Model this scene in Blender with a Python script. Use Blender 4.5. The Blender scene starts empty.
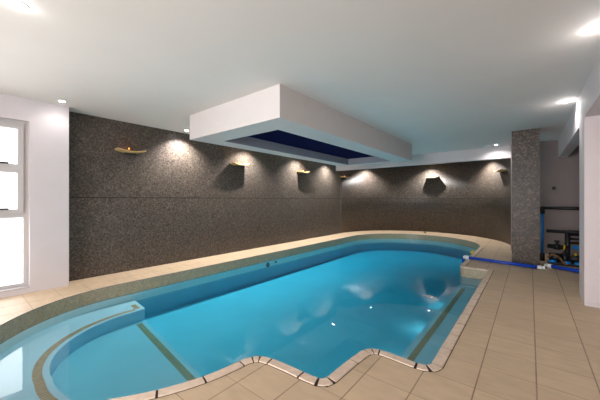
import bpy, bmesh, math, random
from mathutils import Vector, Matrix
random.seed(7)
scene = bpy.context.scene
COL = scene.collection
PI = math.pi

# ------------------------------------------------------------------ helpers
def link(o, parent=None):
    COL.objects.link(o)
    if parent is not None:
        o.parent = parent
    return o

def mesh_obj(name, bm, mat, parent=None, smooth=False):
    me = bpy.data.meshes.new(name)
    bmesh.ops.recalc_face_normals(bm, faces=bm.faces[:])
    bm.to_mesh(me); bm.free()
    mats = mat if isinstance(mat, (list, tuple)) else [mat]
    for m in mats:
        me.materials.append(m)
    if smooth:
        for p in me.polygons:
            p.use_smooth = True
    return link(bpy.data.objects.new(name, me), parent)

def empty(name, loc=(0, 0, 0), rz=0.0):
    o = bpy.data.objects.new(name, None)
    o.empty_display_size = 0.1
    o.location = loc
    o.rotation_euler = (0, 0, rz)
    return link(o)

def tag(o, label, cat, group=None, kind=None):
    o['label'] = label
    o['category'] = cat
    if group:
        o['group'] = group
    if kind:
        o['kind'] = kind
    return o

def struct(o, label=None):
    o['kind'] = 'structure'
    if label:
        o['label'] = label
    return o

def box(bm, x0, x1, y0, y1, z0, z1, mi=0):
    v = [bm.verts.new(p) for p in ((x0, y0, z0), (x1, y0, z0), (x1, y1, z0), (x0, y1, z0),
                                   (x0, y0, z1), (x1, y0, z1), (x1, y1, z1), (x0, y1, z1))]
    for f in ((0, 3, 2, 1), (4, 5, 6, 7), (0, 1, 5, 4), (1, 2, 6, 5), (2, 3, 7, 6), (3, 0, 4, 7)):
        bm.faces.new([v[i] for i in f]).material_index = mi

def prism(bm, pts, z0, z1, mi_top=0, mi_side=0, bottom=True):
    lo = [bm.verts.new((x, y, z0)) for x, y in pts]
    hi = [bm.verts.new((x, y, z1)) for x, y in pts]
    n = len(pts)
    top = bm.faces.new(hi); top.material_index = mi_top
    fs = [top]
    if bottom:
        fs.append(bm.faces.new(lo[::-1]))
    for i in range(n):
        j = (i + 1) % n
        bm.faces.new((lo[i], lo[j], hi[j], hi[i])).material_index = mi_side
    bmesh.ops.triangulate(bm, faces=fs)

def tube(bm, a, b, r, seg=16, r2=None, cap=True):
    a, b = Vector(a), Vector(b)
    d = (b - a)
    q = d.to_track_quat('Z', 'Y').to_matrix()
    r2 = r if r2 is None else r2
    A, B = [], []
    for i in range(seg):
        t = 2 * PI * i / seg
        u = q @ Vector((math.cos(t), math.sin(t), 0))
        A.append(bm.verts.new(a + u * r)); B.append(bm.verts.new(b + u * r2))
    for i in range(seg):
        j = (i + 1) % seg
        f = bm.faces.new((A[i], A[j], B[j], B[i])); f.smooth = True
    if cap:
        bm.faces.new(A[::-1]); bm.faces.new(B)

def lathe(bm, prof, c=(0, 0, 0), seg=24):
    c = Vector(c)
    rings = []
    for r, z in prof:
        if r < 1e-6:
            rings.append([bm.verts.new(c + Vector((0, 0, z)))])
        else:
            rings.append([bm.verts.new(c + Vector((r * math.cos(2 * PI * i / seg), r * math.sin(2 * PI * i / seg), z))) for i in range(seg)])
    for A, B in zip(rings, rings[1:]):
        for i in range(seg):
            j = (i + 1) % seg
            vs = [A[i % len(A)], A[j % len(A)], B[j % len(B)], B[i % len(B)]]
            u = []
            for v in vs:
                if v not in u:
                    u.append(v)
            if len(u) >= 3:
                bm.faces.new(u).smooth = True

def copy_tree(o, parent=None):
    c = o.copy(); COL.objects.link(c)
    if parent is not None:
        c.parent = parent
    for ch in list(o.children):
        copy_tree(ch, c)
    return c

# ------------------------------------------------------------------ materials
def srgb(r, g, b):
    f = lambda c: (c / 255 / 12.92) if c / 255 <= 0.04045 else ((c / 255 + 0.055) / 1.055) ** 2.4
    return (f(r), f(g), f(b), 1)

def new_mat(name):
    m = bpy.data.materials.new(name); m.use_nodes = True
    nt = m.node_tree
    return m, nt, nt.nodes['Principled BSDF']

def plain(name, col, rough=0.5, metal=0.0, spec=0.5, noise=0.0, nscale=6.0, bump=0.0):
    m, nt, b = new_mat(name)
    b.inputs['Roughness'].default_value = rough
    b.inputs['Metallic'].default_value = metal
    b.inputs['Specular IOR Level'].default_value = spec
    g = nt.nodes.new('ShaderNodeNewGeometry')
    n = nt.nodes.new('ShaderNodeTexNoise'); n.inputs['Scale'].default_value = nscale
    n.inputs['Detail'].default_value = 4
    nt.links.new(g.outputs['Position'], n.inputs['Vector'])
    r = nt.nodes.new('ShaderNodeValToRGB')
    k = 1 - noise; h = 1 + noise
    r.color_ramp.elements[0].position = 0.3; r.color_ramp.elements[1].position = 0.7
    r.color_ramp.elements[0].color = (col[0] * k, col[1] * k, col[2] * k, 1)
    r.color_ramp.elements[1].color = (min(1, col[0] * h), min(1, col[1] * h), min(1, col[2] * h), 1)
    nt.links.new(n.outputs['Fac'], r.inputs['Fac'])
    nt.links.new(r.outputs['Color'], b.inputs['Base Color'])
    if bump:
        bp = nt.nodes.new('ShaderNodeBump'); bp.inputs['Strength'].default_value = bump; bp.inputs['Distance'].default_value = 0.01
        nt.links.new(n.outputs['Fac'], bp.inputs['Height']); nt.links.new(bp.outputs['Normal'], b.inputs['Normal'])
    return m

def emit(name, col, strength):
    m, nt, b = new_mat(name)
    b.inputs['Base Color'].default_value = col
    b.inputs['Emission Color'].default_value = col
    b.inputs['Emission Strength'].default_value = strength
    return m

def mosaic(name, cols, cell, rough=0.35, spec=0.4, seam=None):
    """small irregular mosaic chips, a grey grout between them"""
    m, nt, b = new_mat(name)
    b.inputs['Roughness'].default_value = rough
    b.inputs['Specular IOR Level'].default_value = spec
    g = nt.nodes.new('ShaderNodeNewGeometry')
    v = nt.nodes.new('ShaderNodeTexVoronoi'); v.inputs['Scale'].default_value = 1 / cell
    nt.links.new(g.outputs['Position'], v.inputs['Vector'])
    sep = nt.nodes.new('ShaderNodeSeparateColor')
    nt.links.new(v.outputs['Color'], sep.inputs['Color'])
    r = nt.nodes.new('ShaderNodeValToRGB')
    el = r.color_ramp.elements
    el[0].color = cols[0]; el[0].position = 0.0
    el[1].color = cols[-1]; el[1].position = 1.0
    for i, c in enumerate(cols[1:-1]):
        e = el.new((i + 1) / (len(cols) - 1)); e.color = c
    nt.links.new(sep.outputs[0], r.inputs['Fac'])
    n = nt.nodes.new('ShaderNodeTexNoise'); n.inputs['Scale'].default_value = 1.3
    nt.links.new(g.outputs['Position'], n.inputs['Vector'])
    mx = nt.nodes.new('ShaderNodeMix'); mx.data_type = 'RGBA'; mx.blend_type = 'MULTIPLY'
    mx.inputs['Factor'].default_value = 0.1
    nt.links.new(r.outputs['Color'], mx.inputs[6]); nt.links.new(n.outputs['Color'], mx.inputs[7])
    out = mx.outputs[2]
    if seam is not None:                      # the horizontal joint between two rows of cladding sheets
        sx = nt.nodes.new('ShaderNodeSeparateXYZ'); nt.links.new(g.outputs['Position'], sx.inputs[0])
        s1 = nt.nodes.new('ShaderNodeMath'); s1.operation = 'SUBTRACT'; s1.inputs[1].default_value = seam
        nt.links.new(sx.outputs['Z'], s1.inputs[0])
        s2 = nt.nodes.new('ShaderNodeMath'); s2.operation = 'ABSOLUTE'; nt.links.new(s1.outputs[0], s2.inputs[0])
        s3 = nt.nodes.new('ShaderNodeMath'); s3.operation = 'LESS_THAN'; s3.inputs[1].default_value = 0.006
        nt.links.new(s2.outputs[0], s3.inputs[0])
        m2 = nt.nodes.new('ShaderNodeMix'); m2.data_type = 'RGBA'
        nt.links.new(s3.outputs[0], m2.inputs['Factor'])
        nt.links.new(out, m2.inputs[6]); m2.inputs[7].default_value = (0.012, 0.01, 0.009, 1)
        out = m2.outputs[2]
    nt.links.new(out, b.inputs['Base Color'])
    bp = nt.nodes.new('ShaderNodeBump'); bp.inputs['Strength'].default_value = 0.15; bp.inputs['Distance'].default_value = 0.004
    nt.links.new(sep.outputs[1], bp.inputs['Height']); nt.links.new(bp.outputs['Normal'], b.inputs['Normal'])
    return m

def floor_tiles(name, base, x0, y0, pitch, joint):
    m, nt, b = new_mat(name)
    b.inputs['Roughness'].default_value = 0.5
    b.inputs['Specular IOR Level'].default_value = 0.3
    g = nt.nodes.new('ShaderNodeNewGeometry')
    sx = nt.nodes.new('ShaderNodeSeparateXYZ'); nt.links.new(g.outputs['Position'], sx.inputs[0])
    def mth(op, a, bb=None):
        nd = nt.nodes.new('ShaderNodeMath'); nd.operation = op
        for i, w in enumerate((a, bb)):
            if w is None: continue
            if isinstance(w, (int, float)): nd.inputs[i].default_value = w
            else: nt.links.new(w, nd.inputs[i])
        return nd.outputs[0]
    cells, lines = [], []
    for ax, o0, wd in (('X', x0, 0.0042), ('Y', y0, 0.003)):
        u = mth('DIVIDE', mth('SUBTRACT', sx.outputs[ax], o0), pitch)
        cells.append(mth('FLOOR', u))
        fr = mth('FRACT', u)
        dist = mth('MINIMUM', fr, mth('SUBTRACT', 1.0, fr))
        lines.append(mth('LESS_THAN', dist, wd / pitch))
    line = mth('MAXIMUM', lines[0], mth('MULTIPLY', lines[1], 0.7))
    cmb = nt.nodes.new('ShaderNodeCombineXYZ')
    nt.links.new(cells[0], cmb.inputs[0]); nt.links.new(cells[1], cmb.inputs[1])
    wn = nt.nodes.new('ShaderNodeTexWhiteNoise'); nt.links.new(cmb.outputs[0], wn.inputs['Vector'])
    n1 = nt.nodes.new('ShaderNodeTexNoise'); n1.inputs['Scale'].default_value = 9; n1.inputs['Detail'].default_value = 6
    mp = nt.nodes.new('ShaderNodeMapping'); mp.inputs['Scale'].default_value = (0.55, 1.6, 1)
    nt.links.new(g.outputs['Position'], mp.inputs['Vector']); nt.links.new(mp.outputs[0], n1.inputs['Vector'])
    val = mth('ADD', mth('MULTIPLY', wn.outputs['Value'], 0.10), mth('MULTIPLY', n1.outputs['Fac'], 0.34))
    val = mth('ADD', val, 0.78)
    sc = nt.nodes.new('ShaderNodeVectorMath'); sc.operation = 'SCALE'
    sc.inputs[0].default_value = base[:3]
    nt.links.new(val, sc.inputs['Scale'])
    mx = nt.nodes.new('ShaderNodeMix'); mx.data_type = 'RGBA'
    n2 = nt.nodes.new('ShaderNodeTexNoise'); n2.inputs['Scale'].default_value = 2.3
    nt.links.new(g.outputs['Position'], n2.inputs['Vector'])
    k = mth('MULTIPLY', line, mth('ADD', mth('MULTIPLY', n2.outputs['Fac'], 0.8), 0.3))
    nt.links.new(k, mx.inputs['Factor'])
    nt.links.new(sc.outputs[0], mx.inputs[6]); mx.inputs[7].default_value = joint
    nt.links.new(mx.outputs[2], b.inputs['Base Color'])
    bp = nt.nodes.new('ShaderNodeBump'); bp.inputs['Strength'].default_value = 0.25; bp.inputs['Distance'].default_value = 0.003
    nt.links.new(mth('SUBTRACT', mth('MULTIPLY', n1.outputs['Fac'], 0.5), line), bp.inputs['Height'])
    nt.links.new(bp.outputs['Normal'], b.inputs['Normal'])
    return m

M = {}
M['ceiling'] = plain('ceiling_paint', srgb(222, 218, 214), 0.7, noise=0.015, nscale=2)
M['white'] = plain('white_wall_paint', srgb(208, 201, 203), 0.6, noise=0.02, nscale=3)
M['lilac'] = plain('lilac_wall_paint', srgb(214, 204, 206), 0.65, noise=0.02, nscale=3)
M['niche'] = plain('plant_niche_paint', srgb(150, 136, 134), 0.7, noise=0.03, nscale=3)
M['wall_tile'] = mosaic('brown_mosaic_cladding', [srgb(58, 50, 45), srgb(77, 68, 62), srgb(87, 78, 71), srgb(110, 99, 88)], 0.021, 0.4, 0.35, seam=1.333)
M['column_tile'] = mosaic('brown_mosaic_column', [srgb(48, 38, 32), srgb(70, 58, 49), srgb(80, 67, 58), srgb(116, 98, 80)], 0.028, 0.4, 0.4)
M['band_tile'] = mosaic('olive_waterline_mosaic', [srgb(146, 132, 104), srgb(164, 150, 122), srgb(156, 146, 118), srgb(178, 162, 134)], 0.022, 0.3, 0.5)
M['strip_tile'] = mosaic('tan_mosaic_strip', [srgb(226, 160, 118), srgb(244, 186, 146), srgb(236, 172, 130)], 0.026, 0.5, 0.3)
M['deck'] = floor_tiles('beige_deck_tiles', srgb(197, 173, 145), 0.036, 2.61, 0.331, srgb(104, 82, 68))
M['coping'] = plain('pale_coping_tile', srgb(214, 192, 172), 0.55, noise=0.10, nscale=25, bump=0.1)
M['grout'] = plain('dark_grout', srgb(52, 40, 34), 0.9)
M['pool'] = plain('pale_blue_pool_plaster', srgb(222, 230, 244), 0.6, noise=0.03, nscale=2.5)
M['pale'] = plain('pool_reflection_band', srgb(240, 240, 236), 0.5, noise=0.02)  # upper pool wall, the tile band's reflection put into its pale colour
M['wallshade'] = plain('pool_wall_plaster_shaded', srgb(150, 200, 214), 0.6, noise=0.03, nscale=2.5)  # darker plaster, the shade on the deep walls put into the colour
M['boxpaint'] = plain('ceiling_box_paint', srgb(212, 206, 204), 0.65, noise=0.015)
M['navy'] = plain('navy_panel', srgb(3, 14, 60), 0.8, spec=0.05, noise=0.15, nscale=12)
M['recess'] = plain('grey_recess_paint', srgb(150, 150, 160), 0.7)
M['frame'] = plain('white_window_frame', srgb(192, 188, 187), 0.4)
M['dark_metal'] = plain('dark_window_latch', srgb(40, 40, 44), 0.4)
M['trim'] = plain('white_lamp_trim', srgb(235, 233, 230), 0.35)
M['lens'] = emit('lit_downlight_lens', (1, 0.98, 0.96, 1), 80)
M['wood'] = plain('pale_wood_shelf', srgb(188, 160, 108), 0.5, noise=0.12, nscale=30)
M['amber'] = plain('amber_glass_holder', srgb(190, 96, 40), 0.2, noise=0.05)
M['flame'] = emit('candle_flame', (1, 0.36, 0.08, 1), 5)
M['wax'] = plain('pale_wax', srgb(235, 205, 160), 0.5)
M['blue_tube'] = plain('bright_blue_pole', srgb(18, 70, 190), 0.35)
M['blue_pipe'] = plain('sky_blue_pipe', srgb(20, 130, 215), 0.4)
M['black'] = plain('black_plastic', srgb(20, 20, 24), 0.45)
M['white_plastic'] = plain('white_plastic', srgb(230, 230, 228), 0.35)
M['yellow'] = plain('yellow_plastic', srgb(226, 190, 20), 0.4)
M['brown'] = plain('brown_coil', srgb(120, 84, 52), 0.7, noise=0.2, nscale=20)
M['grey_stone'] = plain('grey_stone', srgb(140, 132, 120), 0.8, noise=0.2, nscale=30)

# glass pane
m, nt, b = new_mat('window_glass')
tr = nt.nodes.new('ShaderNodeBsdfTransparent'); gl = nt.nodes.new('ShaderNodeBsdfGlossy'); gl.inputs['Roughness'].default_value = 0.02
fr = nt.nodes.new('ShaderNodeFresnel'); fr.inputs['IOR'].default_value = 1.2
mx = nt.nodes.new('ShaderNodeMixShader')
nt.links.new(fr.outputs[0], mx.inputs[0]); nt.links.new(tr.outputs[0], mx.inputs[1]); nt.links.new(gl.outputs[0], mx.inputs[2])
nt.links.new(mx.outputs[0], nt.nodes['Material Output'].inputs['Surface'])
M['glass'] = m
# water: clear surface that mirrors by Fresnel, and a body that swallows red light
m, nt, b = new_mat('pool_water')
tr = nt.nodes.new('ShaderNodeBsdfTransparent'); gl = nt.nodes.new('ShaderNodeBsdfGlossy'); gl.inputs['Roughness'].default_value = 0.015
fr = nt.nodes.new('ShaderNodeFresnel'); fr.inputs['IOR'].default_value = 1.33
mx = nt.nodes.new('ShaderNodeMixShader')
nt.links.new(fr.outputs[0], mx.inputs[0]); nt.links.new(tr.outputs[0], mx.inputs[1]); nt.links.new(gl.outputs[0], mx.inputs[2])
nt.links.new(mx.outputs[0], nt.nodes['Material Output'].inputs['Surface'])
va = nt.nodes.new('ShaderNodeVolumeAbsorption'); va.inputs['Color'].default_value = (0.44, 0.885, 0.93, 1); va.inputs['Density'].default_value = 2.8
nt.links.new(va.outputs[0], nt.nodes['Material Output'].inputs['Volume'])
bp = nt.nodes.new('ShaderNodeBump'); bp.inputs['Strength'].default_value = 0.02; bp.inputs['Distance'].default_value = 0.02
nz = nt.nodes.new('ShaderNodeTexNoise'); nz.inputs['Scale'].default_value = 1.6
g = nt.nodes.new('ShaderNodeNewGeometry'); nt.links.new(g.outputs['Position'], nz.inputs['Vector'])
nt.links.new(nz.outputs['Fac'], bp.inputs['Height'])
nt.links.new(bp.outputs['Normal'], gl.inputs['Normal'])
M['water'] = m

# ------------------------------------------------------------------ sizes (metres; camera stands over the origin)
H = 2.70; CAM_H = 1.30
WX = -5.68                       # tiled left wall
PX = -5.42                       # face of the white window wall
RX = 0.52                        # right wall
AC = (-3.03, 9.50); AR = 2.65    # alcove curve
YB = -3.6                        # rear wall
YN = 9.05                        # plant niche back wall

# pool outline (deck edge), anticlockwise
def arc(cx, cy, r, a0, a1, n):
    return [(cx + r * math.cos(math.radians(a0 + (a1 - a0) * i / n)), cy + r * math.sin(math.radians(a0 + (a1 - a0) * i / n))) for i in range(n + 1)]
NC = (-3.35, 1.60); NR = 1.555
near = arc(NC[0], NC[1], NR, 180, 347, 40)              # left -> bottom -> right
nib = [(-1.81, 1.42), (-1.80, 1.517), (-1.763, 1.593), (-1.697, 1.636), (-1.595, 1.657), (-1.451, 1.668), (-1.315, 1.672), (-1.234, 1.677),
       (-1.185, 1.683), (-1.158, 1.70), (-1.146, 1.738), (-1.135, 2.03), (-1.118, 2.22), (-1.08, 2.30), (-1.006, 2.336), (-0.917, 2.339), (-0.713, 2.33),
       (-0.65, 2.336), (-0.613, 2.36), (-0.60, 2.40)]
right = [(-0.592, 6.235)]
tip = [(-1.01, 6.235), (-1.045, 6.25), (-1.06, 6.285)]
far = arc(-2.985, 9.05, 1.925, 0, 180, 48)
OUT = near + nib + right + tip + far                    # then back down the left side

def offset(pts, d):
    """outward copy of a closed anticlockwise outline"""
    n = len(pts); res = []
    for i in range(n):
        p0 = Vector(pts[i - 1]); p1 = Vector(pts[i]); p2 = Vector(pts[(i + 1) % n])
        a = (p1 - p0).normalized(); b2 = (p2 - p1).normalized()
        na = Vector((a.y, -a.x)); nb = Vector((b2.y, -b2.x))
        nn = (na + nb)
        nn = nn.normalized() if nn.length > 1e-6 else na
        k = 1 / max(0.5, nn.dot(na))
        res.append(tuple(p1 + nn * d * k))
    return res

# ------------------------------------------------------------------ floor, ceiling
def plane_with_hole(outer, hole, z):
    bm = bmesh.new()
    es = []
    for loop in (outer, hole):
        vs = [bm.verts.new((x, y, z)) for x, y in loop]
        es += [bm.edges.new((vs[i], vs[(i + 1) % len(vs)])) for i in range(len(vs))]
    bmesh.ops.triangle_fill(bm, use_beauty=True, use_dissolve=False, edges=es, normal=(0, 0, 1))
    return bm
outer = [(-6.2, YB - 0.2), (4.6, YB - 0.2), (4.6, 12.6), (-6.2, 12.6)]
bm = plane_with_hole(outer, OUT, 0.0)
floor = mesh_obj('floor', bm, M['deck'])
for p in floor.data.polygons:
    if p.normal.z < 0:
        p.flip()
struct(floor, 'beige square tiled pool deck')

bm = bmesh.new(); box(bm, -6.2, 4.6, YB - 0.2, 12.6, H, H + 0.1)
struct(mesh_obj('ceiling', bm, M['ceiling']), 'flat white ceiling')

# ------------------------------------------------------------------ left walls
WY0, WY1, WZ0, WZ1 = -1.75, 0.709, 0.075, 2.39
bm = bmesh.new()
box(bm, PX - 0.45, PX, WY1, 1.14, 0, H)
box(bm, PX - 0.45, PX, YB, WY0, 0, H)
box(bm, PX - 0.45, PX, WY0, WY1, WZ1, H)
box(bm, PX - 0.45, PX, WY0, WY1, 0, WZ0)
struct(mesh_obj('wall_left', bm, M['white']), 'white wall with the tall window')
bm = bmesh.new(); box(bm, WX - 0.2, WX, 1.14, AC[1], 0, H)
struct(mesh_obj('wall_left_tiled', bm, M['wall_tile']), 'long dark brown mosaic wall beside the pool')
# curved end wall
bm = bmesh.new()
a_in = arc(AC[0], AC[1], AR, 0, 180, 64); a_out = arc(AC[0], AC[1], AR + 0.2, 0, 180, 64)
prism(bm, a_in + a_out[::-1], 0, H)
wb = mesh_obj('wall_back', bm, M['wall_tile'])
for p in wb.data.polygons: p.use_smooth = abs(p.normal.z) < 0.5
struct(wb, 'curved dark brown mosaic wall at the far end of the pool')
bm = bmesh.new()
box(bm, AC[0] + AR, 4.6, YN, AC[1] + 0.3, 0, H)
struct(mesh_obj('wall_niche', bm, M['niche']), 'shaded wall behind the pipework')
# beam in front of the curve
bm = bmesh.new(); box(bm, WX, AC[0] + AR + 0.2, 9.16, 9.34, 2.385, H)
struct(mesh_obj('trim_beam', bm, M['white']), 'white downstand beam across the curved end')
# rear wall, far side wall of next room
bm = bmesh.new()
RW = (-3.4, 0.2, 0.3, 2.4)
box(bm, -6.2, RW[0], YB - 0.2, YB, 0, H); box(bm, RW[1], 4.6, YB - 0.2, YB, 0, H)
box(bm, RW[0], RW[1], YB - 0.2, YB, 0, RW[2]); box(bm, RW[0], RW[1], YB - 0.2, YB, RW[3], H)
struct(mesh_obj('wall_rear', bm, M['white']))
bm = bmesh.new()
box(bm, 4.4, 4.6, YB, 9.6, 0, H)
struct(mesh_obj('wall_far_right', bm, M['lilac']))
# right wall: headers over two openings, the pier between them is the end of the cross wall
bm = bmesh.new()
box(bm, RX, RX + 0.16, YB, 4.91, 2.31, H)
box(bm, RX, RX + 0.16, 5.36, YN, 2.28, H)
box(bm, RX, 4.4, 4.91, 5.36, 0, H)
struct(mesh_obj('wall_right', bm, M['lilac']), 'pale wall with two wide openings beside the deck')
bm = bmesh.new()
box(bm, RX + 0.02, 4.4, 4.895, 4.912, 0, 0.05)
struct(mesh_obj('baseboard_right', bm, M['white']))
# column
bm = bmesh.new(); box(bm, -0.29, 0.15, 7.28, 7.72, 0, H)
struct(mesh_obj('pillar', bm, M['column_tile']), 'square mosaic clad pillar beside the pipework')

# ------------------------------------------------------------------ dropped ceiling box with navy recess
SX0, SX1, SY0, SY1, SZ = -4.405, -2.355, 2.52, 7.49, 2.295
QX0, QX1, QY0, QY1, QZ = -4.06, -2.79, 2.95, 7.22, 2.465
bm = bmesh.new()
def rect(x0, x1, y0, y1, z): return [bm.verts.new(p) for p in ((x0, y0, z), (x1, y0, z), (x1, y1, z), (x0, y1, z))]
A = rect(SX0, SX1, SY0, SY1, H); B = rect(SX0, SX1, SY0, SY1, SZ); Cc = rect(QX0, QX1, QY0, QY1, SZ)
for P, Q in ((A, B), (B, Cc)):
    for i in range(4):
        j = (i + 1) % 4
        bm.faces.new((P[i], P[j], Q[j], Q[i]))
sof = mesh_obj('ceiling_box', bm, M['boxpaint']); struct(sof, 'white dropped ceiling box over the pool')
bm = bmesh.new()
Cc = rect(QX0, QX1, QY0, QY1, SZ); D = rect(QX0, QX1, QY0, QY1, QZ)
for i in range(4):
    bm.faces.new((Cc[i], Cc[(i + 1) % 4], D[(i + 1) % 4], D[i]))
mesh_obj('recess_sides', bm, M['recess'], sof)
bm = bmesh.new(); box(bm, QX0, QX1, QY0, QY1, QZ, QZ + 0.02)
mesh_obj('recess_panel', bm, M['navy'], sof)['label'] = 'dark navy panel inside the recess'

# ------------------------------------------------------------------ window
def window_unit(name):
    w = empty(name, (PX - 0.16, 0, 0)); struct(w)
    X0, X1 = -0.05, 0.05
    bm = bmesh.new()
    y0, y1, z0, z1 = WY0, WY1, WZ0, WZ1
    f = 0.055
    box(bm, X0, X1, y0, y1, z0, z0 + f); box(bm, X0, X1, y0, y1, z1 - f, z1)
    box(bm, X0, X1, y0, y0 + f, z0 + f, z1 - f); box(bm, X0, X1, y1 - f, y1, z0 + f, z1 - f)
    zt = 1.075
    box(bm, X0, X1, y0 + f, y1 - f, zt - 0.03, zt + 0.03)
    for ym in (y0 + (y1 - y0) / 3, y0 + 2 * (y1 - y0) / 3):
        box(bm, X0, X1, ym - 0.03, ym + 0.03, z0 + f, z1 - f)
    mesh_obj('window_frame', bm, M['frame'], w)
    n = 3
    for i in range(n):
        a = y0 + (y1 - y0) * i / n + (f if i == 0 else 0.03)
        c = y0 + (y1 - y0) * (i + 1) / n - (f if i == n - 1 else 0.03)
        # two opening sashes above, a fixed light below
        zz = [(zt + 0.03, 1.73), (1.73, z1 - f)]
        for s0, s1 in zz:
            bm = bmesh.new(); g2 = 0.06
            box(bm, -0.03, 0.075, a, c, s0, s0 + g2); box(bm, -0.03, 0.075, a, c, s1 - g2, s1)
            box(bm, -0.03, 0.075, a, a + g2, s0 + g2, s1 - g2); box(bm, -0.03, 0.075, c - g2, c, s0 + g2, s1 - g2)
            sa = mesh_obj('sash', bm, M['frame'], w)
            bm = bmesh.new(); box(bm, 0.0, 0.006, a + g2, c - g2, s0 + g2, s1 - g2)
            mesh_obj('pane', bm, M['glass'], sa)
            bm = bmesh.new(); box(bm, 0.076, 0.095, (a + c) / 2 - 0.02, (a + c) / 2 + 0.22, s0 + g2 - 0.005, s0 + g2 + 0.018)
            mesh_obj('latch', bm, M['dark_metal'], sa)['label'] = 'dark window latch'
        bm = bmesh.new(); box(bm, 0.0, 0.006, a, c, z0 + f, zt - 0.03)
        mesh_obj('pane', bm, M['glass'], w)
    bm = bmesh.new(); box(bm, 0.02, 0.16, y0, y1, z0 - 0.005, z0 + 0.012)
    mesh_obj('window_sill', bm, M['frame'], w)
    return w
window_unit('window_1')
w2 = empty('window_added', (0, YB - 0.1, 0)); struct(w2)  # added window behind the camera, lets fill light in
bm = bmesh.new()
for i in range(5):
    x = RW[0] + (RW[1] - RW[0]) * i / 4
    box(bm, x - 0.035, x + 0.035, -0.04, 0.04, RW[2], RW[3])
box(bm, RW[0], RW[1], -0.04, 0.04, RW[2], RW[2] + 0.06); box(bm, RW[0], RW[1], -0.04, 0.04, RW[3] - 0.06, RW[3])
mesh_obj('window_frame', bm, M['frame'], w2)
bm = bmesh.new(); box(bm, RW[0], RW[1], -0.003, 0.003, RW[2], RW[3]); mesh_obj('pane', bm, M['glass'], w2)

# ------------------------------------------------------------------ pool basin
WL = -0.183
Z_BENCH, Z_SHALLOW, Z_DEEP, Z_SWIM = -0.30, -0.46, -0.63, -0.35
basin = empty('pool_basin', (0, 0, 0)); struct(basin, 'free form swimming pool with a rounded shallow end')
def wall_strip(pts, z0, z1, name, mat, parent):
    bm = bmesh.new()
    lo = [bm.verts.new((x, y, z0)) for x, y in pts]; hi = [bm.verts.new((x, y, z1)) for x, y in pts]
    for i in range(len(pts)):
        j = (i + 1) % len(pts)
        bm.faces.new((lo[i], lo[j], hi[j], hi[i]))
    return mesh_obj(name, bm, mat, parent)
wall_strip(OUT, WL - 0.015, -0.012, 'waterline_band', M['band_tile'], basin)['label'] = 'olive tan mosaic band at the waterline'
wall_strip(OUT, -0.013, 0.0005, 'edge_lip', M['grey_stone'], basin)
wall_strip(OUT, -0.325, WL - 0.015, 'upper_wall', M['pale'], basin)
wall_strip(OUT, Z_DEEP, -0.325, 'pool_wall', M['wallshade'], basin)
bm = bmesh.new()
f = bm.faces.new([bm.verts.new((x, y, Z_DEEP)) for x, y in OUT]); bmesh.ops.triangulate(bm, faces=[f])
mesh_obj('pool_floor', bm, M['pool'], basin)
# shallow floor up to the step line
SL0, SL1 = (-4.90, 1.86), (-1.80, 1.50)
shallow = [SL0, (-4.905, 1.6)] + near[1:] + [(-1.81, 1.42), SL1]
bm = bmesh.new(); prism(bm, shallow, Z_DEEP, Z_SHALLOW, bottom=False); mesh_obj('shallow_floor', bm, M['pool'], basin)
# curved bench round the shallow end
BR = 1.02
def inner(d, off=0.0):
    a0 = max(0.0, d - 272); r = BR + off + 0.0032 * a0
    return (NC[0] + r * math.cos(math.radians(d)), NC[1] + r * math.sin(math.radians(d)))
bm = bmesh.new()
IN = [(-4.42, 1.815), (-4.39, 1.80)] + [inner(180 + 145 * i / 60) for i in range(61)]
OU = [(-4.905, 1.86), (-4.905, 1.75)] + arc(NC[0], NC[1], NR, 180, 325, 60)
tops = [(bm.verts.new((*o, Z_BENCH)), bm.verts.new((*i, Z_BENCH)), bm.verts.new((*i, Z_SHALLOW))) for o, i in zip(OU, IN)]
for p, q in zip(tops, tops[1:]):
    bm.faces.new((p[0], q[0], q[1], p[1])); bm.faces.new((p[1], q[1], q[2], p[2]))
lo0 = bm.verts.new((*OU[0], Z_DEEP)); li0 = bm.verts.new((*IN[0], Z_DEEP))
bm.faces.new((tops[0][0], tops[0][1], tops[0][2], li0, lo0))
mesh_obj('bench', bm, M['pool'], basin)
# swim-out ledge by the deck
led = [(-1.06, 2.2), (-0.60, 2.34), (-0.592, 6.235), (-1.06, 6.235)]
bm = bmesh.new(); prism(bm, led, Z_DEEP, Z_SWIM, bottom=False); mesh_obj('ledge', bm, M['pool'], basin)
# mosaic strips along the edges of the steps
def strip_path(path, w, z, name, pitch=0.036, gap=0.006):
    # a row of little bars set across the step edge, plaster showing between them
    P = [Vector(p) for p in path]
    cum = [0.0]
    for p, q in zip(P, P[1:]):
        cum.append(cum[-1] + (q - p).length)
    def pt(s):
        for i in range(len(P) - 1):
            if s <= cum[i + 1] or i == len(P) - 2:
                d = (P[i + 1] - P[i]).normalized()
                return P[i] + d * (s - cum[i]), d
    bm = bmesh.new()
    for k in range(int(cum[-1] / pitch)):
        vs = []
        for s, sg in ((k * pitch, 1), (k * pitch, -1), ((k + 1) * pitch - gap, -1), ((k + 1) * pitch - gap, 1)):
            p, d = pt(s); nn = Vector((-d.y, d.x))
            vs.append(bm.verts.new((*(p + nn * sg * w / 2), z)))
        bm.faces.new(vs)
    o = mesh_obj(name, bm, M['strip_tile'], basin); o['label'] = 'tan mosaic strip marking the step edge'
    return o
strip_path([inner(325 - 151 * i / 60, 0.085) for i in range(61)], 0.07, Z_BENCH + 0.003, 'mosaic_strip')
strip_path([(-4.47, 1.735), (-4.70, 1.755)], 0.07, Z_BENCH + 0.0035, 'mosaic_strip')
strip_path([(-4.30, 1.69), (-1.84, 1.405)], 0.075, Z_SHALLOW + 0.003, 'mosaic_strip')
strip_path([(-0.955, 2.36), (-0.955, 6.0)], 0.07, Z_SWIM + 0.003, 'mosaic_strip')

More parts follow.
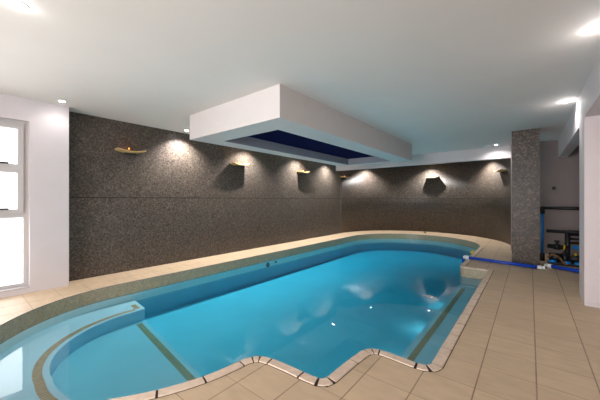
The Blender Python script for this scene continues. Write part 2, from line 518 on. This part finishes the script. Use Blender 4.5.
# water body
bm = bmesh.new()
prism(bm, offset(OUT, 0.004), Z_DEEP - 0.01, WL)
wat = mesh_obj('pool_water', bm, M['water'])
tag(wat, 'still turquoise water filling the swimming pool', 'water', kind='stuff')

# coping tiles round the near and right-hand edge
cop = empty('pool_coping', (0, 0, 0)); struct(cop, 'pale bullnose coping along the pool edge')
path = near[26:] + nib + right + tip + far[:1]
# resample
def resample(p, step):
    out = [Vector(p[0])]; acc = 0
    for a, c in zip(p, p[1:]):
        a, c = Vector(a), Vector(c); L = (c - a).length; t = 0
        while acc + (L - t) >= step:
            t += step - acc; out.append(a + (c - a) * (t / L)); acc = 0
        acc += L - t
    return out
full = path
CW = 0.078
def ring_pts(p):
    I, O = [], []
    for i in range(len(p)):
        a = Vector(p[max(0, i - 1)]); c = Vector(p[min(len(p) - 1, i + 1)])
        p1 = Vector(p[i])
        d1 = (p1 - a).normalized() if i else (c - p1).normalized()
        d2 = (c - p1).normalized() if i < len(p) - 1 else d1
        n1 = Vector((d1.y, -d1.x)); n2 = Vector((d2.y, -d2.x)); nn = (n1 + n2).normalized()
        O.append(p1 + nn * CW / max(0.55, nn.dot(n1))); I.append(p1 - nn * 0.006)
    return I, O
I, O = ring_pts(full)
bm = bmesh.new()
def ribbon(I, O, z):
    iv = [bm.verts.new((p.x, p.y, z)) for p in I]; ov = [bm.verts.new((p.x, p.y, z)) for p in O]
    for i in range(len(I) - 1):
        bm.faces.new((iv[i], iv[i + 1], ov[i + 1], ov[i]))
ribbon(I, [o + (o - i).normalized() * 0.006 for i, o in zip(I, O)], 0.0015)
mesh_obj('grout_bed', bm, M['grout'], cop)
# tiles: cumulative length, joints every 0.33 m on straights and closer round the bends
bm = bmesh.new()
lens = [0]
for a, c in zip(full, full[1:]):
    lens.append(lens[-1] + (Vector(c) - Vector(a)).length)
def at(s):
    for i in range(len(full) - 1):
        if lens[i + 1] >= s or i == len(full) - 2:
            t = (s - lens[i]) / max(1e-9, lens[i + 1] - lens[i])
            t = min(1, max(0, t))
            return I[i].lerp(I[i + 1], t), O[i].lerp(O[i + 1], t)
def turn_at(s):
    a0, o0 = at(max(0, s - 0.03)); a1, o1 = at(min(lens[-1], s + 0.03))
    return (o0 - a0).angle(o1 - a1)
joints = [0.0]; s = 0.0
while s < lens[-1] - 0.02:
    s2 = s; bend = 0.0
    while s2 < lens[-1] and s2 - s < 0.30 and bend < 0.36:
        s2 += 0.01; bend += turn_at(s2) / 6
    s2 = max(s2, s + 0.07)
    s = min(s2, lens[-1]); joints.append(s)
for s0, s1 in zip(joints, joints[1:]):
    gq = 0.008
    n = max(2, int((s1 - s0) / 0.02))
    ss = [s0 + gq + (s1 - s0 - 2 * gq) * k / n for k in range(n + 1)]
    pr = [at(q) for q in ss]
    rows = []
    for a, o in pr:
        d = (o - a)
        rows.append([bm.verts.new((a.x, a.y, -0.02)), bm.verts.new((a.x, a.y, 0.004)), bm.verts.new((a.x + d.x * .1, a.y + d.y * .1, 0.009)),
                     bm.verts.new((a.x + d.x * .93, a.y + d.y * .93, 0.009)), bm.verts.new((o.x, o.y, 0.001))])
    for r0, r1 in zip(rows, rows[1:]):
        for k in range(4):
            bm.faces.new((r0[k], r1[k], r1[k + 1], r0[k + 1]))
    bm.faces.new(rows[0]); bm.faces.new(rows[-1][::-1])
mesh_obj('coping_tiles', bm, M['coping'], cop)

# ------------------------------------------------------------------ recessed downlights
def spot(name, parent, loc, aim, watts, size, blend, col=(1, 0.97, 0.93), rad=0.018):
    L = bpy.data.lights.new(name, 'SPOT'); L.energy = watts; L.spot_size = math.radians(size); L.spot_blend = blend
    L.color = col; L.shadow_soft_size = rad
    o = link(bpy.data.objects.new(name, L), parent)
    o.location = loc
    o.rotation_euler = Vector(aim).to_track_quat('-Z', 'Y').to_euler()
    return o
def downlight(x, y, label, aim=(0, 0, -1), watts=60, size=100, blend=0.9, group='recessed ceiling downlights', col=(1, 0.97, 0.94), glow=0):
    d = empty('downlight', (x, y, H))
    tag(d, label, 'ceiling light', group)
    bm = bmesh.new(); lathe(bm, [(0.033, 0.0), (0.034, -0.006), (0.048, -0.007), (0.052, -0.002), (0.052, 0.0)])
    mesh_obj('trim_ring', bm, M['trim'], d, True)
    bm = bmesh.new(); lathe(bm, [(0.0, -0.004), (0.033, -0.004)])
    mesh_obj('lens', bm, M['lens'], d)
    spot('lamp', d, (0, 0, -0.03), aim, watts, size, blend, col)
    if glow:
        L = bpy.data.lights.new('lamp_spill', 'POINT'); L.energy = glow; L.color = col; L.shadow_soft_size = 0.03
        lo = link(bpy.data.objects.new('lamp_spill', L), d); lo.location = (0, 0, -0.05)
    return d
def pix(x, plane):        # ground ray through pixel column x
    t = (x - 300) / 284.0
    return (0.777 * t - 0.629, 0.629 * t + 0.777)
WX_L = WX + 0.20
downlight(WX + 0.27, 3.03, 'small downlight at the edge of the ceiling box, above the dark mosaic wall', (-0.06, 0, -1), 270, 128)
downlight(-2.85, 0.32, 'large glowing downlight in the top corner of the ceiling nearest the viewer', (0, 0, -1), 30, 140, glow=0.6)
downlight(-5.17, 1.01, 'small downlight above the white pier beside the window', (-0.1, 0, -1), 6, 140)
downlight(-0.67, 8.80, 'downlight on the ceiling in front of the beam, left of the pillar', (0, 0.25, -1), 30, 140)
downlight(0.40, 5.55, 'downlight close to the right wall beside the pillar', (0.1, 0, -1), 22, 150, glow=1.3)
downlight(0.42, 3.32, 'downlight at the right edge, over the near deck by the wall', (0.1, 0, -1), 22, 150, glow=1.3)
for i, y in enumerate((4.78, 6.80, 8.45)):
    downlight(WX + 0.34, y, ('downlight hidden behind the ceiling box, washing the wall past the second shelf', 'downlight hidden behind the ceiling box, washing the wall beside the third shelf',
                        'downlight hidden behind the ceiling box, washing the wall just before the beam')[i], (-0.06, 0, -1), 270, 128)
ALCOVE_LAMPS = ((366, 'downlight behind the beam, lighting the left of the curved wall'), (431, 'downlight behind the beam, lighting the middle of the curved wall'),
                (492, 'downlight behind the beam, lighting the curved wall near the pillar'))
# ------------------------------------------------------------------ wooden shelves with tea lights
def shelf_unit():
    bm = bmesh.new()
    n = 18; W = 0.46; Dp = 0.19; th = 0.028
    rows = []
    for i in range(n + 1):
        u = -1 + 2 * i / n
        x = u * W / 2
        z = 0.035 * u * u + 0.006 * u
        e = 1 - 0.06 * abs(u) ** 4
        rows.append([bm.verts.new((x, 0.0, z)), bm.verts.new((x, -Dp * e + 0.01, z)), bm.verts.new((x, -Dp * e, z + 0.008)),
                     bm.verts.new((x, -Dp * e, z + th - 0.006)), bm.verts.new((x, -Dp * e + 0.006, z + th)), bm.verts.new((x, 0.0, z + th))])
    for r0, r1 in zip(rows, rows[1:]):
        for k in range(6):
            bm.faces.new((r0[k], r1[k], r1[(k + 1) % 6], r0[(k + 1) % 6]))
    bm.faces.new(rows[0]); bm.faces.new(rows[-1][::-1])
    return bm
proto_shelf = None
def put_shelf(x, y, z, rz, label):
    global proto_shelf
    if proto_shelf is None:
        o = empty('wall_shelf')
        mesh_obj('shelf_board', shelf_unit(), M['wood'], o)
        bm = bmesh.new(); box(bm, -0.09, 0.09, -0.05, 0.0, -0.03, 0.006)
        mesh_obj('shelf_bracket', bm, M['dark_metal'], o)
        proto_shelf = o
    else:
        o = copy_tree(proto_shelf)
    o.location = (x, y, z); o.rotation_euler = (0, 0, rz)
    tag(o, label, 'shelf', 'curved wooden wall shelves')
    return o
proto_tea = None
def put_tealight(x, y, z, label):
    global proto_tea
    if proto_tea is None:
        o = empty('tea_light')
        bm = bmesh.new(); lathe(bm, [(0.0, 0.0), (0.022, 0.0), (0.026, 0.006), (0.028, 0.03), (0.026, 0.03), (0.023, 0.008), (0.0, 0.006)])
        mesh_obj('holder', bm, M['amber'], o, True)
        bm = bmesh.new(); lathe(bm, [(0.0, 0.006), (0.022, 0.006), (0.022, 0.02), (0.0, 0.021)])
        mesh_obj('candle', bm, M['wax'], o, True)
        bm = bmesh.new(); lathe(bm, [(0.0, 0.022), (0.006, 0.028), (0.0085, 0.036), (0.005, 0.05), (0.0, 0.064)], seg=12)
        mesh_obj('flame', bm, M['flame'], o, True)
        L = bpy.data.lights.new('flame_glow', 'POINT'); L.energy = 0.35; L.color = (1, 0.36, 0.1); L.shadow_soft_size = 0.012
        lo = link(bpy.data.objects.new('flame_glow', L), o); lo.location = (0, 0, 0.05)
        proto_tea = o
    else:
        o = copy_tree(proto_tea)
    o.location = (x, y, z)
    tag(o, label, 'candle', 'amber tea lights on the wall shelves')
names = ['nearest the window', 'below the left corner of the ceiling box', 'under the middle of the ceiling box', 'just right of the beam end', 'in the middle of the curved wall', 'half hidden behind the pillar']
def wall_pt(col):
    """where the pixel column meets the left wall or the curved wall"""
    dx, dy = pix(col, 0)
    z = WX / dx if dx < 0 else 99
    if z * dy > AC[1] - 0.3 or z < 0:
        a = dx * dx + dy * dy; b2 = -2 * (dx * AC[0] + dy * AC[1]); c = AC[0] ** 2 + AC[1] ** 2 - AR ** 2
        z = (-b2 + math.sqrt(b2 * b2 - 4 * a * c)) / (2 * a)
        p = Vector((z * dx, z * dy)); d = (p - Vector(AC)).normalized()
        return p, math.atan2(d.y, d.x) - PI / 2
    return Vector((WX, z * dy)), PI / 2
for col, lab in ALCOVE_LAMPS:
    p, rz = wall_pt(col)
    n = (Vector(AC) - p).normalized()
    downlight(p.x + n.x * 0.32, p.y + n.y * 0.32, lab, (-0.1 * n.x, -0.06 * n.y, -1), 160, 128)
for i, col in enumerate((129, 237.5, 301.5, 343.5, 433, 503)):
    p, rz = wall_pt(col)
    z = 2.14
    o = put_shelf(p.x, p.y, z, rz, 'curved wooden shelf on the dark wall, ' + names[i])
    R = Matrix.Rotation(rz, 3, 'Z')
    q = Vector((p.x, p.y, 0)) + R @ Vector((-0.03, -0.085, 0))
    put_tealight(q.x, q.y, z + 0.0285, 'amber tea light on the shelf ' + names[i])

# ------------------------------------------------------------------ added underwater lights, unseen, for a teal fill
def added_wall_light(x, y, ang, label, watts, z=-0.42):  # added fixture out of view, tints the water and ceiling teal
    o = empty('added_pool_light', (x, y, z), math.radians(ang)); tag(o, label, 'added pool light', 'added unseen lights in the near pool wall')
    bm = bmesh.new(); lathe(bm, [(0.0, 0.0), (0.06, 0.0), (0.062, 0.008), (0.045, 0.014), (0.045, 0.01), (0.0, 0.01)])
    bmesh.ops.rotate(bm, verts=bm.verts, matrix=Matrix.Rotation(PI / 2, 3, 'Y')); mesh_obj('bezel', bm, M['white_plastic'], o, True)
    bm = bmesh.new(); lathe(bm, [(0.0, 0.016), (0.03, 0.015), (0.043, 0.0105)])
    bmesh.ops.rotate(bm, verts=bm.verts, matrix=Matrix.Rotation(PI / 2, 3, 'Y')); mesh_obj('lens', bm, M['lens'], o, True)
    spot('lamp', o, (0.03, 0, 0), (1, 0, 1.0), watts, 120, 0.5, (0.92, 0.98, 1), 0.05)
for a in ((-1.142, 1.95, 176, 'added unseen underwater light in the pool wall below the notched coping', 7), (-1.065, 3.2, 180, 'added unseen underwater light in the ledge riser, near end', 6),
          (-1.065, 4.4, 180, 'added unseen underwater light in the ledge riser, middle', 6), (-1.065, 5.6, 180, 'added unseen underwater light in the ledge riser, far end', 6)):
    added_wall_light(*a)

# ------------------------------------------------------------------ poles, float, inlets
def pole(name, a, b, r, label, ends):
    o = empty(name, a); tag(o, label, 'pole')
    d = Vector(b) - Vector(a); u = d.normalized()
    bm = bmesh.new(); tube(bm, u * 0.05, d - u * 0.05, r, 20); mesh_obj('shaft', bm, M['blue_tube'], o)
    if ends[0]:
        bm = bmesh.new(); tube(bm, (0, 0, 0), u * 0.09, r * 1.35, 20); tube(bm, -u * 0.025, (0, 0, 0), r * 0.8, 20, r * 1.35)
        mesh_obj('end_cap', bm, M['white_plastic'], o)['label'] = 'white end fitting'
    if ends[1]:
        bm = bmesh.new(); tube(bm, d - u * 0.04, d + u * 0.04, r * 1.15, 20); tube(bm, d + u * 0.04, d + u * 0.07, r * 1.15, 20, r * 0.7)
        mesh_obj('end_cap', bm, M['white_plastic'], o)['label'] = 'white end fitting'
    return o
p1 = pole('pool_pole', (-1.10, 7.02, 0.052), (0.15, 6.86, 0.045), 0.032, 'thick blue pole lying on the deck from the pool edge to the pillar', (1, 1))
bm = bmesh.new(); tube(bm, (-0.015, -0.01, -0.03), (-0.02, -0.01, -0.12), 0.03, 14); mesh_obj('nozzle', bm, M['blue_tube'], p1)
pole('pool_pole', (0.24, 7.16, 0.045), (1.25, 6.66, 0.042), 0.031, 'thick blue pole lying on the deck in front of the pipework', (1, 0))

o = empty('pool_float', (-1.20, 8.93, WL + 0.032)); tag(o, 'small yellow float in the water by the rounded far corner', 'float')
bm = bmesh.new(); lathe(bm, [(0, -0.03), (0.05, -0.028), (0.075, 0.0), (0.06, 0.03), (0.025, 0.045), (0, 0.047)]); mesh_obj('float_body', bm, M['yellow'], o, True)
bm = bmesh.new(); lathe(bm, [(0.02, 0.044), (0.03, 0.06), (0.03, 0.075), (0, 0.085)]); mesh_obj('float_cap', bm, M['yellow'], o, True)

def inlet(y, z, r, label):
    o = empty('pool_inlet', (-4.908, y, z)); tag(o, label, 'pool fitting')
    bm = bmesh.new(); lathe(bm, [(0.0, 0.012), (r * .45, 0.012), (r * .5, 0.004), (r * .55, 0.02), (r * .9, 0.016), (r, 0.0)])
    bmesh.ops.rotate(bm, verts=bm.verts, matrix=Matrix.Rotation(PI / 2, 3, 'Y'))
    mesh_obj('flange', bm, M['black'], o, True)
    bm = bmesh.new(); lathe(bm, [(0.0, 0.026), (r * .3, 0.024), (r * .35, 0.012)])
    bmesh.ops.rotate(bm, verts=bm.verts, matrix=Matrix.Rotation(PI / 2, 3, 'Y'))
    mesh_obj('eyeball', bm, M['grey_stone'], o, True)
inlet(4.83, -0.275, 0.055, 'dark round inlet fitting just below the waterline of the long pool wall')
inlet(5.10, -0.25, 0.03, 'tiny fitting just beyond the dark inlet on the long pool wall')

bm = bmesh.new(); bmesh.ops.create_icosphere(bm, subdivisions=3, radius=0.05)
for v in bm.verts:
    v.co *= 1 + 0.12 * math.sin(v.co.x * 60) * math.cos(v.co.y * 50); v.co.z *= 0.7
st = mesh_obj('stone', bm, M['grey_stone'], None, True); st.location = (-3.15, 11.55, 0.034)
tag(st, 'small grey stone on the deck at the foot of the curved wall', 'stone')

bm = bmesh.new(); lathe(bm, [(0, 0), (0.03, 0), (0.034, 0.012), (0.02, 0.016), (0.0, 0.013)])
bmesh.ops.rotate(bm, verts=bm.verts, matrix=Matrix.Rotation(PI / 2, 3, 'X'))
so = mesh_obj('wall_socket', bm, M['black'], None, True); so.location = (0.44, YN, 1.57)
tag(so, 'small black round outlet on the shaded wall above the pipework', 'socket')

# ------------------------------------------------------------------ pipework beside the pillar
PY = 7.95
o = empty('pipe_riser', (0.205, PY, 0)); tag(o, 'sky blue standing pipe with a long black pipe running right from its top', 'pipe')
bm = bmesh.new(); tube(bm, (0, 0, 0.16), (0, 0, 1.0), 0.026); mesh_obj('riser', bm, M['blue_pipe'], o)
bm = bmesh.new(); tube(bm, (0, 0, 1.0), (0, 0, 1.15), 0.042); tube(bm, (-0.02, 0, 1.125), (0.95, 0, 1.115), 0.033); mesh_obj('crosspipe', bm, M['black'], o)
bm = bmesh.new(); tube(bm, (0, 0, 0.0), (0, 0, 0.16), 0.042); mesh_obj('socket', bm, M['black'], o)
o = empty('pipe_rail', (0.27, PY + 0.02, 0.63)); tag(o, 'black pipe running level behind the blue riser at mid height', 'pipe')
bm = bmesh.new(); tube(bm, (0, 0, 0.005), (0.9, 0, 0.005), 0.036); mesh_obj('run', bm, M['black'], o)
bm = bmesh.new(); tube(bm, (0.33, 0, -0.63), (0.33, 0, 0.03), 0.045); mesh_obj('upright', bm, M['black'], o)
for z in (-0.05, -0.13, -0.21):
    bm = bmesh.new(); tube(bm, (0.36, -0.01, z), (0.85, -0.01, z), 0.022); mesh_obj('branch', bm, M['black'], o)
bm = bmesh.new(); tube(bm, (0.40, -0.02, -0.30), (0.75, -0.02, -0.31), 0.038); mesh_obj('blue_branch', bm, M['blue_pipe'], o)['label'] = 'sky blue pipe'
o = empty('valve', (0.28, PY - 0.12, 0.34)); tag(o, 'thick black valve with a knob and a yellow collar, low beside the blue riser', 'valve')
bm = bmesh.new(); tube(bm, (0, 0, 0), (0.34, 0, -0.02), 0.045); tube(bm, (0.1, 0, -0.005), (0.2, 0, -0.012), 0.06); mesh_obj('valve_body', bm, M['black'], o)
bm = bmesh.new(); tube(bm, (0.15, 0, 0.04), (0.15, 0, 0.09), 0.018); tube(bm, (0.15, 0, 0.085), (0.15, 0, 0.125), 0.04); mesh_obj('knob', bm, M['black'], o)
bm = bmesh.new(); tube(bm, (0.245, 0, -0.014), (0.27, 0, -0.016), 0.054); mesh_obj('collar', bm, M['yellow'], o)['label'] = 'yellow collar'
bm = bmesh.new(); tube(bm, (0.3, 0, -0.34), (0.3, 0, -0.01), 0.05); mesh_obj('drop_pipe', bm, M['black'], o)
o = empty('pool_pump', (0.52, PY - 0.28, 0)); tag(o, 'black pool pump with sky blue unions standing at the foot of the pipework', 'pump')
bm = bmesh.new(); box(bm, -0.24, 0.3, -0.1, 0.1, 0.0, 0.05); mesh_obj('pump_base', bm, M['black'], o)
bm = bmesh.new(); tube(bm, (-0.22, 0, 0.14), (-0.02, 0, 0.14), 0.085); tube(bm, (-0.02, 0, 0.14), (0.05, 0, 0.14), 0.11); tube(bm, (0.05, 0, 0.14), (0.3, 0, 0.14), 0.075); mesh_obj('motor', bm, M['black'], o)
for x in (-0.18, 0.03, 0.2):
    bm = bmesh.new(); tube(bm, (x - 0.05, -0.115, 0.07), (x + 0.06, -0.115, 0.07), 0.028); mesh_obj('union', bm, M['blue_pipe'], o)['label'] = 'sky blue union'
bm = bmesh.new(); tube(bm, (0.17, -0.02, 0.2), (0.17, -0.02, 0.25), 0.016); mesh_obj('dial', bm, M['yellow'], o)['label'] = 'yellow dial'
o = empty('hose', (0.40, PY - 0.44, 0.17)); tag(o, 'brown hose lying in front of the black pump', 'hose')
pts = [(-0.12, 0, -0.03), (-0.09, 0, 0.015), (-0.05, 0.0, 0.035), (0.0, -0.01, 0.03), (0.05, -0.02, -0.01), (0.1, -0.03, -0.08), (0.13, -0.04, -0.12), (0.16, -0.05, -0.13)]
bm = bmesh.new()
for p, q in zip(pts, pts[1:]):
    tube(bm, p, q, 0.018, 12)
mesh_obj('hose_run', bm, M['brown'], o)

# ------------------------------------------------------------------ daylight and unseen fill light
def area(name, loc, aim, sx, sy, watts, col=(1, 1, 1)):
    L = bpy.data.lights.new(name, 'AREA'); L.shape = 'RECTANGLE'; L.size = sx; L.size_y = sy; L.energy = watts; L.color = col
    o = link(bpy.data.objects.new(name, L)); o.location = loc
    o.rotation_euler = Vector(aim).to_track_quat('-Z', 'Y').to_euler()
    return o
area('daylight_left', (PX - 0.46, (WY0 + WY1) / 2, (WZ0 + WZ1) / 2), (1, 0, 0), WZ1 - WZ0 + 0.3, WY1 - WY0 + 0.6, 95, (0.97, 0.98, 1))
area('fill_rear', ((RW[0] + RW[1]) / 2, YB - 0.35, (RW[2] + RW[3]) / 2), (0, 1, 0), RW[1] - RW[0], RW[3] - RW[2], 330, (1, 0.98, 0.99))  # unseen fill from behind the camera, through the added window
area('fill_next_room', (3.6, 0.6, 2.5), (-0.6, 0.4, -1), 1.5, 3.0, 26, (0.97, 0.97, 1))  # unseen area light inside the next room, no window there

w = bpy.data.worlds.new('world'); scene.world = w; w.use_nodes = True
bg = w.node_tree.nodes['Background']; bg.inputs[0].default_value = (0.95, 0.97, 1, 1); bg.inputs[1].default_value = 3.0

# ------------------------------------------------------------------ camera
cam = bpy.data.cameras.new('camera'); cam.sensor_width = 36; cam.lens = 284 / 600 * 36
cam.shift_y = -0.5 / 600
cam.clip_start = 0.05
co = link(bpy.data.objects.new('camera', cam))
co.location = (0, 0, CAM_H)
co.rotation_euler = (PI / 2, 0, math.atan2(0.629, 0.777))
scene.camera = co
vs = scene.view_settings
vs.view_transform = 'Standard'; vs.look = 'None'; vs.gamma = 1; vs.use_curve_mapping = False
vs.exposure = 0.0
